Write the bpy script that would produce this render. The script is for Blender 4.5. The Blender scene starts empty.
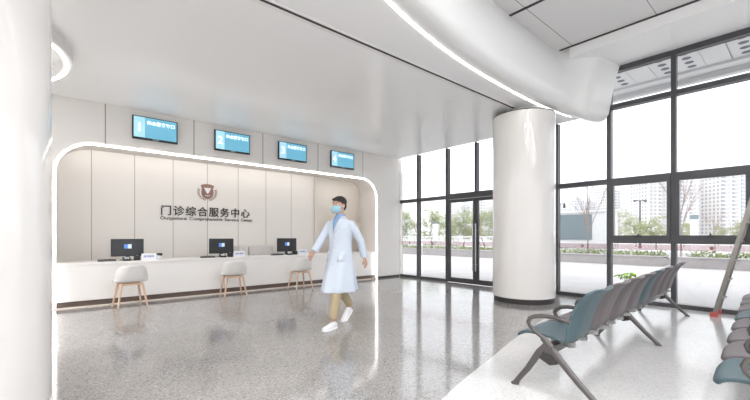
import bpy, bmesh, math, random
from mathutils import Vector, Matrix
random.seed(7)
SC = bpy.context.scene
COL = SC.collection
PI = math.pi

# ------------------------------------------------------------------ helpers
def lin(c):
    c = c/255.0
    return c/12.92 if c <= 0.04045 else ((c+0.055)/1.055)**2.4
def rgb(r, g, b): return (lin(r), lin(g), lin(b), 1)

def mat(name, col, rough=0.5, metal=0.0, emit=0.0, ecol=None, spec=0.5, coat=0.0, noise=0.0, nscale=6.0, bump=0.0, bscale=80.0):
    m = bpy.data.materials.new(name); m.use_nodes = True
    nt = m.node_tree; b = nt.nodes['Principled BSDF']
    b.inputs['Base Color'].default_value = col
    b.inputs['Roughness'].default_value = rough
    b.inputs['Metallic'].default_value = metal
    b.inputs['Specular IOR Level'].default_value = spec
    b.inputs['Coat Weight'].default_value = coat
    b.inputs['Coat Roughness'].default_value = 0.05
    if emit:
        b.inputs['Emission Color'].default_value = ecol or col
        b.inputs['Emission Strength'].default_value = emit
    tc = nt.nodes.new('ShaderNodeTexCoord')
    if noise:
        n = nt.nodes.new('ShaderNodeTexNoise'); n.inputs['Scale'].default_value = nscale
        n.inputs['Detail'].default_value = 4
        nt.links.new(tc.outputs['Object'], n.inputs['Vector'])
        mx = nt.nodes.new('ShaderNodeMix'); mx.data_type = 'RGBA'
        mx.inputs[6].default_value = tuple(max(0, c*(1-noise)) for c in col[:3])+(1,)
        mx.inputs[7].default_value = tuple(min(1, c*(1+noise)) for c in col[:3])+(1,)
        nt.links.new(n.outputs['Fac'], mx.inputs[0]); nt.links.new(mx.outputs[2], b.inputs['Base Color'])
    if bump:
        n = nt.nodes.new('ShaderNodeTexNoise'); n.inputs['Scale'].default_value = bscale
        nt.links.new(tc.outputs['Object'], n.inputs['Vector'])
        bp = nt.nodes.new('ShaderNodeBump'); bp.inputs['Strength'].default_value = bump; bp.inputs['Distance'].default_value = 0.01
        nt.links.new(n.outputs['Fac'], bp.inputs['Height']); nt.links.new(bp.outputs['Normal'], b.inputs['Normal'])
    return m

def mth(nt, op, a, b=None, c=None):
    n = nt.nodes.new('ShaderNodeMath'); n.operation = op
    for i, v in enumerate((a, b, c)):
        if v is None: continue
        if isinstance(v, (int, float)): n.inputs[i].default_value = v
        else: nt.links.new(v, n.inputs[i])
    return n.outputs[0]

def panel_mat(name, col, joint, x0, pitch, w=0.008, rough=0.35, axis='X'):
    """cladding panels: a fine shadow joint every pitch along an axis"""
    m = mat(name, col, rough); nt = m.node_tree; b = nt.nodes['Principled BSDF']
    tc = nt.nodes.new('ShaderNodeTexCoord'); sp = nt.nodes.new('ShaderNodeSeparateXYZ')
    nt.links.new(tc.outputs['Object'], sp.inputs[0])
    f = mth(nt, 'FLOORED_MODULO', mth(nt, 'SUBTRACT', sp.outputs[axis], x0-w/2), pitch)
    line = mth(nt, 'LESS_THAN', f, w)
    mx = nt.nodes.new('ShaderNodeMix'); mx.data_type = 'RGBA'
    mx.inputs[6].default_value = col; mx.inputs[7].default_value = joint
    nt.links.new(line, mx.inputs[0]); nt.links.new(mx.outputs[2], b.inputs['Base Color'])
    return m

def terrazzo(name, base, dark, light, rough):
    m = mat(name, base, rough, spec=0.5); nt = m.node_tree; b = nt.nodes['Principled BSDF']; b.inputs['IOR'].default_value = 1.85
    tc = nt.nodes.new('ShaderNodeTexCoord')
    v = nt.nodes.new('ShaderNodeTexVoronoi'); v.inputs['Scale'].default_value = 95
    nt.links.new(tc.outputs['Object'], v.inputs['Vector'])
    sp = nt.nodes.new('ShaderNodeSeparateColor'); nt.links.new(v.outputs['Color'], sp.inputs[0])
    r = nt.nodes.new('ShaderNodeValToRGB'); cr = r.color_ramp; cr.interpolation = 'CONSTANT'
    cr.elements[0].position = 0; cr.elements[0].color = dark
    cr.elements[1].position = 0.14; cr.elements[1].color = base
    e = cr.elements.new(0.5); e.color = tuple(0.5*(a+c) for a, c in zip(base, light))
    e = cr.elements.new(0.72); e.color = base
    e = cr.elements.new(0.88); e.color = light
    nt.links.new(sp.outputs[0], r.inputs[0])
    n = nt.nodes.new('ShaderNodeTexNoise'); n.inputs['Scale'].default_value = 1.3; n.inputs['Detail'].default_value = 5
    nt.links.new(tc.outputs['Object'], n.inputs['Vector'])
    mr = nt.nodes.new('ShaderNodeMapRange'); mr.inputs[3].default_value = 0.86; mr.inputs[4].default_value = 1.1
    nt.links.new(n.outputs['Fac'], mr.inputs[0])
    vm = nt.nodes.new('ShaderNodeVectorMath'); vm.operation = 'SCALE'
    nt.links.new(r.outputs[0], vm.inputs[0]); nt.links.new(mr.outputs[0], vm.inputs['Scale'])
    nt.links.new(vm.outputs[0], b.inputs['Base Color'])
    rr = nt.nodes.new('ShaderNodeMapRange'); rr.inputs[3].default_value = rough*0.7; rr.inputs[4].default_value = rough*1.4
    nt.links.new(n.outputs['Fac'], rr.inputs[0]); nt.links.new(rr.outputs[0], b.inputs['Roughness'])
    return m

def glass_mat(name, tint, refl=1.0):
    m = bpy.data.materials.new(name); m.use_nodes = True; nt = m.node_tree
    nt.nodes.clear()
    o = nt.nodes.new('ShaderNodeOutputMaterial'); t = nt.nodes.new('ShaderNodeBsdfTransparent')
    t.inputs[0].default_value = tint
    g = nt.nodes.new('ShaderNodeBsdfGlossy'); g.inputs['Roughness'].default_value = 0.0
    ge = nt.nodes.new('ShaderNodeNewGeometry'); dt = nt.nodes.new('ShaderNodeVectorMath'); dt.operation = 'DOT_PRODUCT'
    nt.links.new(ge.outputs['Normal'], dt.inputs[0]); nt.links.new(ge.outputs['Incoming'], dt.inputs[1])
    k = mth(nt, 'POWER', mth(nt, 'SUBTRACT', 1.0, mth(nt, 'ABSOLUTE', dt.outputs['Value'])), 5.0)
    k = mth(nt, 'ADD', mth(nt, 'MULTIPLY', k, 0.96), 0.035)
    mx = nt.nodes.new('ShaderNodeMixShader')
    nt.links.new(mth(nt, 'MULTIPLY', k, refl), mx.inputs[0])
    nt.links.new(t.outputs[0], mx.inputs[1]); nt.links.new(g.outputs[0], mx.inputs[2])
    nt.links.new(mx.outputs[0], o.inputs[0])
    return m

def tower_mat(name, wall, win, px, pz, fx=0.5, fz=0.5):
    m = mat(name, wall, 0.8); nt = m.node_tree; b = nt.nodes['Principled BSDF']
    tc = nt.nodes.new('ShaderNodeTexCoord'); sp = nt.nodes.new('ShaderNodeSeparateXYZ')
    nt.links.new(tc.outputs['Object'], sp.inputs[0])
    u = mth(nt, 'ADD', sp.outputs['X'], sp.outputs['Y'])
    a = mth(nt, 'LESS_THAN', mth(nt, 'FLOORED_MODULO', mth(nt, 'DIVIDE', u, px), 1.0), fx)
    c = mth(nt, 'LESS_THAN', mth(nt, 'FLOORED_MODULO', mth(nt, 'DIVIDE', sp.outputs['Z'], pz), 1.0), fz)
    mx = nt.nodes.new('ShaderNodeMix'); mx.data_type = 'RGBA'
    mx.inputs[6].default_value = wall; mx.inputs[7].default_value = win
    nt.links.new(mth(nt, 'MULTIPLY', a, c), mx.inputs[0]); nt.links.new(mx.outputs[2], b.inputs['Base Color'])
    return m

class MB:
    def __init__(s): s.v = []; s.f = []; s.mi = []; s.cur = 0
    def face(s, idx): s.f.append(tuple(idx)); s.mi.append(s.cur)
    def box(s, x0, x1, y0, y1, z0, z1, M=None):
        b = len(s.v)
        for z in (z0, z1):
            for (x, y) in ((x0, y0), (x1, y0), (x1, y1), (x0, y1)):
                p = Vector((x, y, z)); s.v.append(M @ p if M else p)
        for q in ((0, 3, 2, 1), (4, 5, 6, 7), (0, 1, 5, 4), (1, 2, 6, 5), (2, 3, 7, 6), (3, 0, 4, 7)):
            s.face(b+i for i in q)
        return s
    def rings(s, rings, cap=True, closed=True):
        b = len(s.v); n = len(rings[0])
        for r in rings: s.v.extend(Vector(p) for p in r)
        for i in range(len(rings)-1):
            for j in range(n if closed else n-1):
                k = (j+1) % n
                s.face((b+i*n+j, b+i*n+k, b+(i+1)*n+k, b+(i+1)*n+j))
        if cap and closed:
            s.face(b+j for j in range(n-1, -1, -1))
            s.face(b+(len(rings)-1)*n+j for j in range(n))
        return s
    def tube(s, pts, r, n=10, sx=1.0, up=(0, 0, 1)):
        """swept round bar; sx squashes it across the sweep's side direction"""
        pts = [Vector(p) for p in pts]
        rad = r if isinstance(r, (list, tuple)) else [r]*len(pts)
        R = []
        for i, p in enumerate(pts):
            t = (pts[min(i+1, len(pts)-1)]-pts[max(i-1, 0)]).normalized()
            u = Vector(up)
            if abs(t.dot(u)) > 0.97: u = Vector((1, 0, 0))
            a = t.cross(u).normalized(); c = a.cross(t).normalized()
            R.append([p+a*math.cos(2*PI*k/n)*rad[i]*sx+c*math.sin(2*PI*k/n)*rad[i] for k in range(n)])
        return s.rings(R)
    def lathe(s, prof, c=(0, 0, 0), n=48, cap=True):
        R = [[(c[0]+r*math.cos(2*PI*k/n), c[1]+r*math.sin(2*PI*k/n), c[2]+z) for k in range(n)] for r, z in prof]
        return s.rings(R, cap)
    def ell(s, c, r, n=16, m=10, M=None):
        R = []
        for i in range(1, m):
            t = -PI/2+PI*i/m
            R.append([Vector((r[0]*math.cos(t)*math.cos(2*PI*k/n), r[1]*math.cos(t)*math.sin(2*PI*k/n), r[2]*math.sin(t))) for k in range(n)])
        if M: R = [[M @ p for p in q] for q in R]
        R = [[p+Vector(c) for p in q] for q in R]
        return s.rings(R)
    def prism(s, poly, a, b, f):
        """poly of 2D points extruded between a and b; f(u, v, w) -> point"""
        return s.rings([[f(u, v, a) for u, v in poly], [f(u, v, b) for u, v in poly]])
    def build(s, name, m, parent=None, smooth=False, bevel=0, sub=0, loc=None, fix=True):
        me = bpy.data.meshes.new(name); me.from_pydata([tuple(v) for v in s.v], [], s.f)
        if isinstance(m, (list, tuple)):
            for q in m: me.materials.append(q)
            for p, i in zip(me.polygons, s.mi): p.material_index = i
        else: me.materials.append(m)
        if fix:
            bm = bmesh.new(); bm.from_mesh(me); bmesh.ops.recalc_face_normals(bm, faces=bm.faces); bm.to_mesh(me); bm.free()
        if smooth:
            for p in me.polygons: p.use_smooth = True
            me.set_sharp_from_angle(angle=math.radians(50))
        o = bpy.data.objects.new(name, me); COL.objects.link(o)
        if parent: o.parent = parent
        if loc: o.location = loc
        if bevel:
            b = o.modifiers.new('bevel', 'BEVEL'); b.width = bevel; b.segments = 2; b.limit_method = 'ANGLE'
        if sub:
            q = o.modifiers.new('subd', 'SUBSURF'); q.levels = sub; q.render_levels = sub
        return o

def tag(o, label=None, cat=None, group=None, kind=None):
    if label: o['label'] = label
    if cat: o['category'] = cat
    if group: o['group'] = group
    if kind: o['kind'] = kind
    return o
def empty(name, loc=(0, 0, 0), rz=0):
    o = bpy.data.objects.new(name, None); COL.objects.link(o); o.location = loc; o.rotation_euler = (0, 0, rz)
    o.empty_display_size = 0.1
    return o
def structure(o): o['kind'] = 'structure'; return o
def kids(o): return [c for c in list(bpy.data.objects) if c.parent == o]
def copy_tree(o, parent=None):
    c = o.copy(); COL.objects.link(c); c.parent = parent
    for ch in kids(o): copy_tree(ch, c)
    return c

def text_mesh(name, s, size, m, parent=None, thick=0.01, M=None, bold=0.0, align='LEFT', spacing=1.0):
    cu = bpy.data.curves.new(name, 'FONT'); cu.body = s; cu.size = size; cu.extrude = thick; cu.offset = bold
    cu.align_x = align; cu.space_character = spacing
    t = bpy.data.objects.new(name+'_src', cu); COL.objects.link(t)
    bpy.context.view_layer.update()
    dg = bpy.context.evaluated_depsgraph_get()
    me = bpy.data.meshes.new_from_object(t.evaluated_get(dg)); bpy.data.objects.remove(t)
    me.materials.clear(); me.materials.append(m); me.name = name
    if M: me.transform(M)
    o = bpy.data.objects.new(name, me); COL.objects.link(o)
    if parent: o.parent = parent
    return o

# ------------------------------------------------------------------ camera
H = 1.2
cam = bpy.data.cameras.new('camera'); co = bpy.data.objects.new('camera', cam); COL.objects.link(co)
co.location = (0, 0, H); co.rotation_euler = (PI/2, 0, -math.atan2(0.653, 0.757))
cam.sensor_width = 36; cam.lens = 36*376/750; cam.shift_y = 36/750; cam.clip_start = 0.05; cam.clip_end = 2000
SC.camera = co
SC.view_settings.view_transform = 'Standard'; SC.view_settings.look = 'None'
SC.view_settings.gamma = 1; SC.view_settings.use_curve_mapping = False
SC.view_settings.exposure = 1.5
SC.cycles.max_bounces = 16; SC.cycles.diffuse_bounces = 10; SC.cycles.transparent_max_bounces = 24

# point seen at pixel column px at a depth d (used only for laying out the far townscape)
def far(px, d):
    a = (px-375)/376.0
    return Vector((d*(0.653+0.757*a), d*(0.757-0.653*a), 0))

# ------------------------------------------------------------------ materials
M_ceil = mat('white_ceiling_paint', rgb(246, 246, 246), 0.28, spec=0.5)
M_fascia = mat('white_bulkhead', rgb(240, 240, 239), 0.25)
M_wall = panel_mat('beige_wall_panel', rgb(238, 235, 231), rgb(132, 124, 116), 0.72, 1.44, 0.014, 0.4)
M_wallin = panel_mat('ivory_back_panel', rgb(241, 237, 232), rgb(160, 152, 145), 0.61, 0.73, 0.011, 0.35)
M_plain = mat('warm_white_wall', rgb(232, 227, 221), 0.4)
M_white = mat('white_paint', rgb(236, 234, 232), 0.4)
M_column = mat('white_glass_cladding', rgb(233, 230, 227), 0.10, coat=0.4)
M_counter = mat('white_solid_surface', rgb(246, 243, 240), 0.3)
M_plinth = mat('brown_plinth', rgb(118, 102, 92), 0.4)
M_dark = mat('dark_gap', rgb(58, 55, 54), 0.6)
M_black = mat('black_plastic', rgb(42, 44, 46), 0.35)
M_frame = mat('charcoal_aluminium', rgb(76, 76, 79), 0.35, metal=0.2)
M_glass = glass_mat('window_glass', (0.73, 0.74, 0.75, 1))
M_led = mat('led_strip', (1, 1, 1, 1), 0.5, emit=2.3, ecol=(1, 0.985, 0.965, 1))
M_alc = mat('alcove_light', (1, 1, 1, 1), 0.5, emit=2.2, ecol=(1, 0.985, 0.955, 1))
M_floor = terrazzo('grey_terrazzo', rgb(152, 149, 147), rgb(122, 118, 116), rgb(178, 176, 174), 0.10)
M_floorw = terrazzo('white_terrazzo', rgb(212, 211, 210), rgb(199, 197, 196), rgb(222, 221, 220), 0.16)
M_trim = mat('pale_metal_trim', rgb(225, 215, 205), 0.3)
M_steel = mat('brushed_steel', rgb(190, 190, 190), 0.3, metal=0.9)
M_pocket = panel_mat('grey_metal_ceiling', rgb(228, 227, 226), rgb(150, 147, 145), 0.3, 1.2, 0.012, 0.18, 'Y')
M_wood = mat('light_beech', rgb(216, 182, 156), 0.45, noise=0.12, nscale=14)
M_shell = mat('white_shell', rgb(226, 223, 220), 0.35)
M_teal = mat('teal_polyurethane', rgb(72, 94, 100), 0.42, bump=0.25, bscale=300)
M_taupe = mat('taupe_polyurethane', rgb(102, 94, 96), 0.42, bump=0.25, bscale=300)
M_benchmetal = mat('grey_cast_metal', rgb(98, 94, 93), 0.32, metal=0.55)
M_screen = mat('blue_screen', rgb(120, 180, 204), 0.3, emit=0.17, ecol=rgb(105, 190, 222))
M_screenl = mat('pale_screen', rgb(165, 212, 230), 0.3, emit=0.2, ecol=rgb(180, 228, 245))
M_screentxt = mat('white_screen_text', rgb(250, 252, 255), 0.3, emit=0.4, ecol=rgb(245, 252, 255))
M_sign = mat('dark_sign_letter', rgb(66, 58, 56), 0.4)
M_emblem = mat('bronze_emblem', rgb(150, 116, 104), 0.4)
M_paper = mat('white_card', rgb(245, 245, 248), 0.6)
M_bluetxt = mat('blue_print', rgb(70, 110, 190), 0.6)
M_red = mat('red_rubber', rgb(188, 92, 86), 0.6)
M_alu = mat('ladder_aluminium', rgb(146, 143, 138), 0.35, metal=0.6)
M_band = glass_mat('dusty_pink_film', (0.83, 0.76, 0.77, 1), 0.6)
M_bandmark = mat('rose_print', rgb(170, 120, 125), 0.6)
M_leaf = mat('fresh_leaf', rgb(150, 190, 70), 0.45, noise=0.2)
M_soil = mat('soil', rgb(80, 66, 55), 0.9)
M_pave = mat('pale_paving', rgb(206, 203, 202), 0.75, noise=0.14, nscale=0.9)
M_road = mat('road_asphalt', rgb(178, 176, 175), 0.85, noise=0.05)
M_stone = mat('planter_stone', rgb(176, 171, 170), 0.85, noise=0.2, nscale=5)
M_hedge = mat('hedge_green', rgb(136, 148, 92), 0.8, noise=0.25, nscale=3)
M_foliage = mat('tree_foliage', rgb(160, 168, 122), 0.8, noise=0.2, nscale=2)
M_foliage2 = mat('olive_foliage', rgb(176, 178, 148), 0.8, noise=0.18, nscale=2)
M_bark = mat('grey_bark', rgb(138, 126, 118), 0.9, noise=0.2)
M_bare = mat('pale_twigs', rgb(166, 152, 146), 0.9)
M_lamp = mat('grey_pole', rgb(96, 100, 108), 0.5)
M_kiosk = mat('hoarding_white', rgb(236, 236, 236), 0.7)
M_kpanel = mat('hoarding_grey_panel', rgb(128, 142, 148), 0.6, noise=0.06)

# ------------------------------------------------------------------ world
w = bpy.data.worlds.new('overcast'); SC.world = w; w.use_nodes = True
nt = w.node_tree; bg = nt.nodes['Background']
tc = nt.nodes.new('ShaderNodeTexCoord'); nz = nt.nodes.new('ShaderNodeTexNoise'); nz.inputs['Scale'].default_value = 2.2; nz.inputs['Detail'].default_value = 4
nt.links.new(tc.outputs['Generated'], nz.inputs['Vector'])
rp = nt.nodes.new('ShaderNodeValToRGB'); rp.color_ramp.elements[0].position = 0.3; rp.color_ramp.elements[0].color = (0.90, 0.915, 0.95, 1)
rp.color_ramp.elements[1].position = 0.7; rp.color_ramp.elements[1].color = (1, 1, 1, 1)
nt.links.new(nz.outputs['Fac'], rp.inputs[0]); nt.links.new(rp.outputs[0], bg.inputs[0]); bg.inputs[1].default_value = 1.3

# ------------------------------------------------------------------ room shell
XW = 7.87; YB = 8.02; ZC = 3.5; ZP = 4.5; XL = -6.0; YF = -8.0

def smooth_curve(pts, n=8):
    """Catmull-Rom through 2D points"""
    P = [Vector((p[0], p[1], 0)) for p in pts]; out = []
    for i in range(len(P)-1):
        a = P[max(i-1, 0)]; b = P[i]; c = P[i+1]; d = P[min(i+2, len(P)-1)]
        for k in range(n):
            t = k/n
            out.append(0.5*((2*b)+(c-a)*t+(2*a-5*b+4*c-d)*t*t+(3*b-a-3*c+d)*t**3))
    out.append(P[-1]); return out
LED = smooth_curve([(-0.65, YF), (-0.65, -4), (-0.65, -2), (-0.6, -0.8), (-0.4, 0.2), (0, 1.0), (0.5, 1.6), (1.1, 2.08), (1.8, 2.45), (2.48, 2.70), (3.19, 2.87),
                    (4.15, 3.02), (5.28, 3.10), (6.5, 3.12), (7.3, 3.06), (XW, 2.97)])
def normals(C):
    N = []
    for i in range(len(C)):
        t = (C[min(i+1, len(C)-1)]-C[max(i-1, 0)]).normalized(); N.append(Vector((t.y, -t.x, 0)))
    N[-1] = Vector((0, -1, 0)); N[0] = Vector((1, 0, 0))
    return N
LN = normals(LED)

# low ceiling
b = MB()
poly = [(p.x, p.y) for p in LED]+[(XW, YB+0.02), (XL, YB+0.02), (XL, YF)]
b.rings([[(x, y, ZC) for x, y in poly], [(x, y, ZC+0.05) for x, y in poly]])
structure(b.build('ceiling', M_ceil))
# curved bulkhead
profA = [(0, 3.5), (0.07, 3.485), (0.16, 3.48), (0.24, 3.50), (0.30, 3.56), (0.335, 3.66), (0.35, 3.8), (0.335, 4.0), (0.29, 4.2), (0.23, 4.36), (0.15, ZP)]
profB = [(0, 3.5), (0.10, 3.45), (0.24, 3.385), (0.37, 3.355), (0.45, 3.38), (0.51, 3.47), (0.55, 3.68), (0.60, 3.98), (0.66, 4.2), (0.69, 4.31), (0.70, ZP)]
b = MB(); R = []
for p, n in zip(LED, LN):
    t = min(1, max(0, (p.x-6.75)/(7.35-6.75))); t = t*t*(3-2*t)
    R.append([p+n*(a0*(1-t)+b0*t)+Vector((0, 0, a1*(1-t)+b1*t)) for (a0, a1), (b0, b1) in zip(profA, profB)])
b.rings(R, closed=False)
structure(b.build('ceiling', M_fascia, smooth=True, fix=False))
# LED line at the foot of the bulkhead
b = MB()
b.rings([[p+n*o+Vector((0, 0, z)) for o, z in ((-0.002, 3.503), (-0.002, 3.488), (0.026, 3.480), (0.026, 3.503))] for p, n in zip(LED, LN) if p.x < 7.6])
o = b.build('light_strip', M_led); tag(o, 'long curved white light line along the ceiling bulkhead above the round column', 'light strip')
# upper ceiling + soffit along the glass
structure(MB().box(-1.2, XW, YF, 3.4, ZP, ZP+0.05).build('ceiling', M_pocket))
structure(MB().box(6.85, XW, YF, 2.75, 4.31, ZP).build('ceiling', M_ceil))
structure(MB().box(6.83, 6.85, YF, 2.95, ZP-0.02, ZP).build('trim_1', M_dark))
structure(MB().box(5.18, 5.22, YF, 3.1, ZP-0.012, ZP+0.01).build('trim_2', M_dark))
# seam track in the low ceiling
b = MB(); b.box(XL, 6.3, 3.465, 3.505, ZC-0.006, ZC+0.01)
structure(b.build('trim_3', M_dark))
b = MB(); b.box(XL, 6.2, 3.505, 3.545, ZC-0.016, ZC+0.01); b.box(XL, 6.2, 3.445, 3.465, ZC-0.008, ZC+0.01)
structure(b.build('trim_4', M_white))
# walls
structure(MB().box(XL-0.1, XL, YF, 10.1, 0, ZP).build('wall_left', M_white))
# front (behind camera) glazed wall: frame with big panes
b = MB()
b.box(XL, XW, YF-0.15, YF, 3.9, ZP+0.05)
for x in range(-6, 9, 2): b.box(x-0.04, x+0.04, YF-0.12, YF, 0, 3.9)
b.box(XL, XW, YF-0.12, YF, 0, 0.1); b.box(XL, XW, YF-0.12, YF, 2.2, 2.3)
wf = structure(empty('window_1', (0, 0, 0))); b.build('window_frame', M_frame, wf)
MB().box(XL, XW, YF-0.06, YF-0.05, 0.1, 3.9).build('pane', M_glass, wf)

# back wall with rounded portal
PX0, PX1, PZ, PR = 0.03, 7.0, 2.79, 0.55
def portal(off=0.0, x0=PX0, x1=PX1, z=PZ, r=PR, n=10):
    """open path from floor up, over and down, inset by off"""
    x0 += off; x1 -= off; z -= off; r = max(0.02, r-off)
    P = [(x0, 0)]
    for k in range(n+1):
        t = PI-(PI/2)*k/n; P.append((x0+r+r*math.cos(t), z-r+r*math.sin(t)))
    for k in range(n+1):
        t = PI/2-(PI/2)*k/n; P.append((x1-r+r*math.cos(t), z-r+r*math.sin(t)))
    P.append((x1, 0)); return P
b = MB(); P = portal()
outer = []
for (x, z) in P:
    outer.append((x, z))
wallpoly = [(XL, 0)]+P+[(XW+0.1, 0), (XW+0.1, ZP), (XL, ZP)]
b.rings([[(x, YB, z) for x, z in wallpoly], [(x, YB+0.06, z) for x, z in wallpoly]])
structure(b.build('wall_back', M_wall))
# portal reveal (tunnel) and its back frame
b = MB()
P0 = portal(); P1 = portal(0.0)
Q = portal(-0.03)
n = len(P0)
for (x, z), (x2, z2) in zip(P0[:-1], P0[1:]):
    i = len(b.v)
    b.v += [Vector((x, YB-0.004, z)), Vector((x2, YB-0.004, z2)), Vector((x2, 8.67, z2)), Vector((x, 8.67, z))]; b.face((i, i+1, i+2, i+3))
inner = P0
big = [(-0.5, 0), (-0.5, 3.1), (7.6, 3.1), (7.6, 0)]
b.prism([(-0.4, 0)]+P0+[(7.9, 0), (7.9, 3.1), (-0.4, 3.1)], 8.66, 8.69, lambda u, v, w_: (u, w_, v))
structure(b.build('wall_back', M_plain, smooth=True, fix=False))
# LED outline of the portal
b = MB(); A = portal(0.0); B_ = portal(0.034)
R = [[(a[0], YB-0.006, a[1]), (c[0], YB-0.006, c[1]), (c[0], YB+0.014, c[1]), (a[0], YB+0.014, a[1])] for a, c in zip(A, B_)]
b.rings(R); o = b.build('light_strip', M_led)
tag(o, 'white light line outlining the rounded opening of the reception alcove', 'light strip')
# alcove: back wall, returns, ceiling
structure(MB().box(-0.4, 5.73, 9.3, 9.36, 0, 3.1).build('wall_alcove', M_wallin))
structure(MB().box(5.73, 5.84, 9.22, 10.0, 0, 3.1).build('wall_alcove', M_plain))
structure(MB().box(5.84, 8.0, 9.95, 10.0, 0, 3.1).build('wall_alcove', M_plain))
structure(MB().box(-0.45, -0.4, 8.69, 9.36, 0, 3.1).build('wall_alcove', M_plain))
structure(MB().box(7.9, 8.0, 8.0, 10.0, 0, 3.1).build('wall_alcove', M_plain))
structure(MB().box(-0.45, 8.0, 8.66, 10.05, 3.0, 3.1).build('ceiling', M_ceil))
lt = empty('ceiling_light', (2.7, 8.95, 3.0)); tag(lt, 'long hidden tube light on the alcove ceiling in front of the panelled back wall', 'ceiling light')
MB().box(-2.7, 2.9, -0.05, 0.05, -0.02, 0).build('housing', M_white, lt)
MB().box(-2.65, 2.85, -0.035, 0.035, -0.04, -0.02).build('diffuser', M_alc, lt)
lt = empty('ceiling_light', (6.85, 9.3, 3.0)); tag(lt, 'short hidden tube light over the passage at the right end of the alcove', 'ceiling light')
MB().box(-0.8, 0.8, -0.12, 0.12, -0.02, 0).build('housing', M_white, lt)
MB().box(-0.75, 0.75, -0.10, 0.10, -0.04, -0.02).build('diffuser', M_alc, lt)

# round ceiling lamps added out of view as fill light for the hall
M_fill = mat('fill_downlight_glow', (1, 1, 1, 1), 0.5, emit=25.0, ecol=(0.985, 0.99, 1, 1))
def fill_downlight(x, y, z, lab):
    e = empty('fill_downlight', (x, y, z)); tag(e, lab, 'fill_downlight', lab)
    MB().lathe([(0.25, 0), (0.25, -0.012), (0.20, -0.012), (0.20, 0)], n=32, cap=False).build('trim_ring', M_white, e, smooth=True)
    MB().lathe([(0.20, -0.006), (0.0, -0.006)], n=32, cap=False).build('diffuser', M_fill, e)
for x in (0.6, 1.9, 3.2):
    for y in (-7, -5.5, -4, -2.5, -1, 0.3): (x == 0.6 and y > 0) or fill_downlight(x, y, ZP, 'round fill lights added out of view in the high ceiling overhead')
for x in (-5.2, -3.8, -2.4):
    for y in (-6.5, -4.2, -1.8, 0.5, 2.8, 5.0, 7.2): fill_downlight(x-(0.6 if x > -3 and y > 4 else 0), y, ZC, 'round fill lights added out of view in the low ceiling')
for x, y in ((-2.0, 3.7),): fill_downlight(x, y, ZC, 'round fill lights added out of view in the low ceiling')

# floor: grey terrazzo and the light terrazzo with a curved border
FB = smooth_curve([(-2.2, YF), (-1.9, -3), (-1.2, -0.8), (-0.2, 0.55), (0.9, 1.28), (2.16, 1.767), (3.35, 2.075), (4.14, 2.27), (5.4, 2.52), (6.6, 2.68), (XW, 2.76)])
g = [(p.x, p.y) for p in FB]
def flat(name, poly, m, z0=-0.05, z1=0.0):
    b = MB(); b.rings([[(x, y, z0) for x, y in poly], [(x, y, z1) for x, y in poly]]); return b.build(name, m)
structure(flat('floor', g+[(XW, 10.1), (XL, 10.1), (XL, YF)], M_floor))
structure(flat('floor', g+[(XW, YF)], M_floorw))
structure(MB().box(PX0, PX1, YB-0.05, YB-0.005, 0, 0.02).build('trim_5', M_trim))
structure(MB().box(PX1, XW, YB-0.012, YB, 0, 0.05).build('baseboard_back', M_dark))

# ------------------------------------------------------------------ columns
def column(x, y, label):
    e = empty('round_column', (x, y, 0)); tag(e, label, 'column')
    MB().lathe([(0.53, 0), (0.53, 0.09)], n=64).build('plinth', M_dark, e, smooth=True)
    MB().lathe([(0.535, 0.088), (0.55, 0.095), (0.55, 3.405), (0.54, 3.41), (0.3, 3.41)], n=96).build('shaft', M_column, e, smooth=True)
    MB().lathe([(0.36, 3.40), (0.36, 3.5)], n=64).build('neck', M_white, e, smooth=True)
    MB().lathe([(0.548, 3.408), (0.548, 3.424), (0.30, 3.424)], n=96).build('cap_ring', M_dark, e, smooth=True)
column(6.71, 3.52, 'glossy white round column with a dark base ring standing by the windows')
column(-0.543, 3.52, 'glossy white round column filling the left edge of the view')

# ring lamp
rl = empty('ring_light', (-1.24, 6.25, 0)); tag(rl, 'round white ring lamp under the ceiling beside the left column', 'ring light')
def ring(r0, r1, z0, z1, m, name, n=96):
    b = MB(); R = []
    for k in range(n+1):
        t = 2*PI*k/n; c, s_ = math.cos(t), math.sin(t)
        R.append([(r*c, r*s_, z) for r, z in ((r0, z0), (r1, z0), (r1, z1), (r0, z1))])
    b.rings(R, cap=False); return b.build(name, m, rl, smooth=True)
ring(1.34, 1.46, 3.37, 3.5, M_white, 'ring_body')
ring(1.385, 1.415, 3.36, 3.372, mat('ring_glow', (1, 1, 1, 1), 0.5, emit=2.5), 'diffuser')

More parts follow.
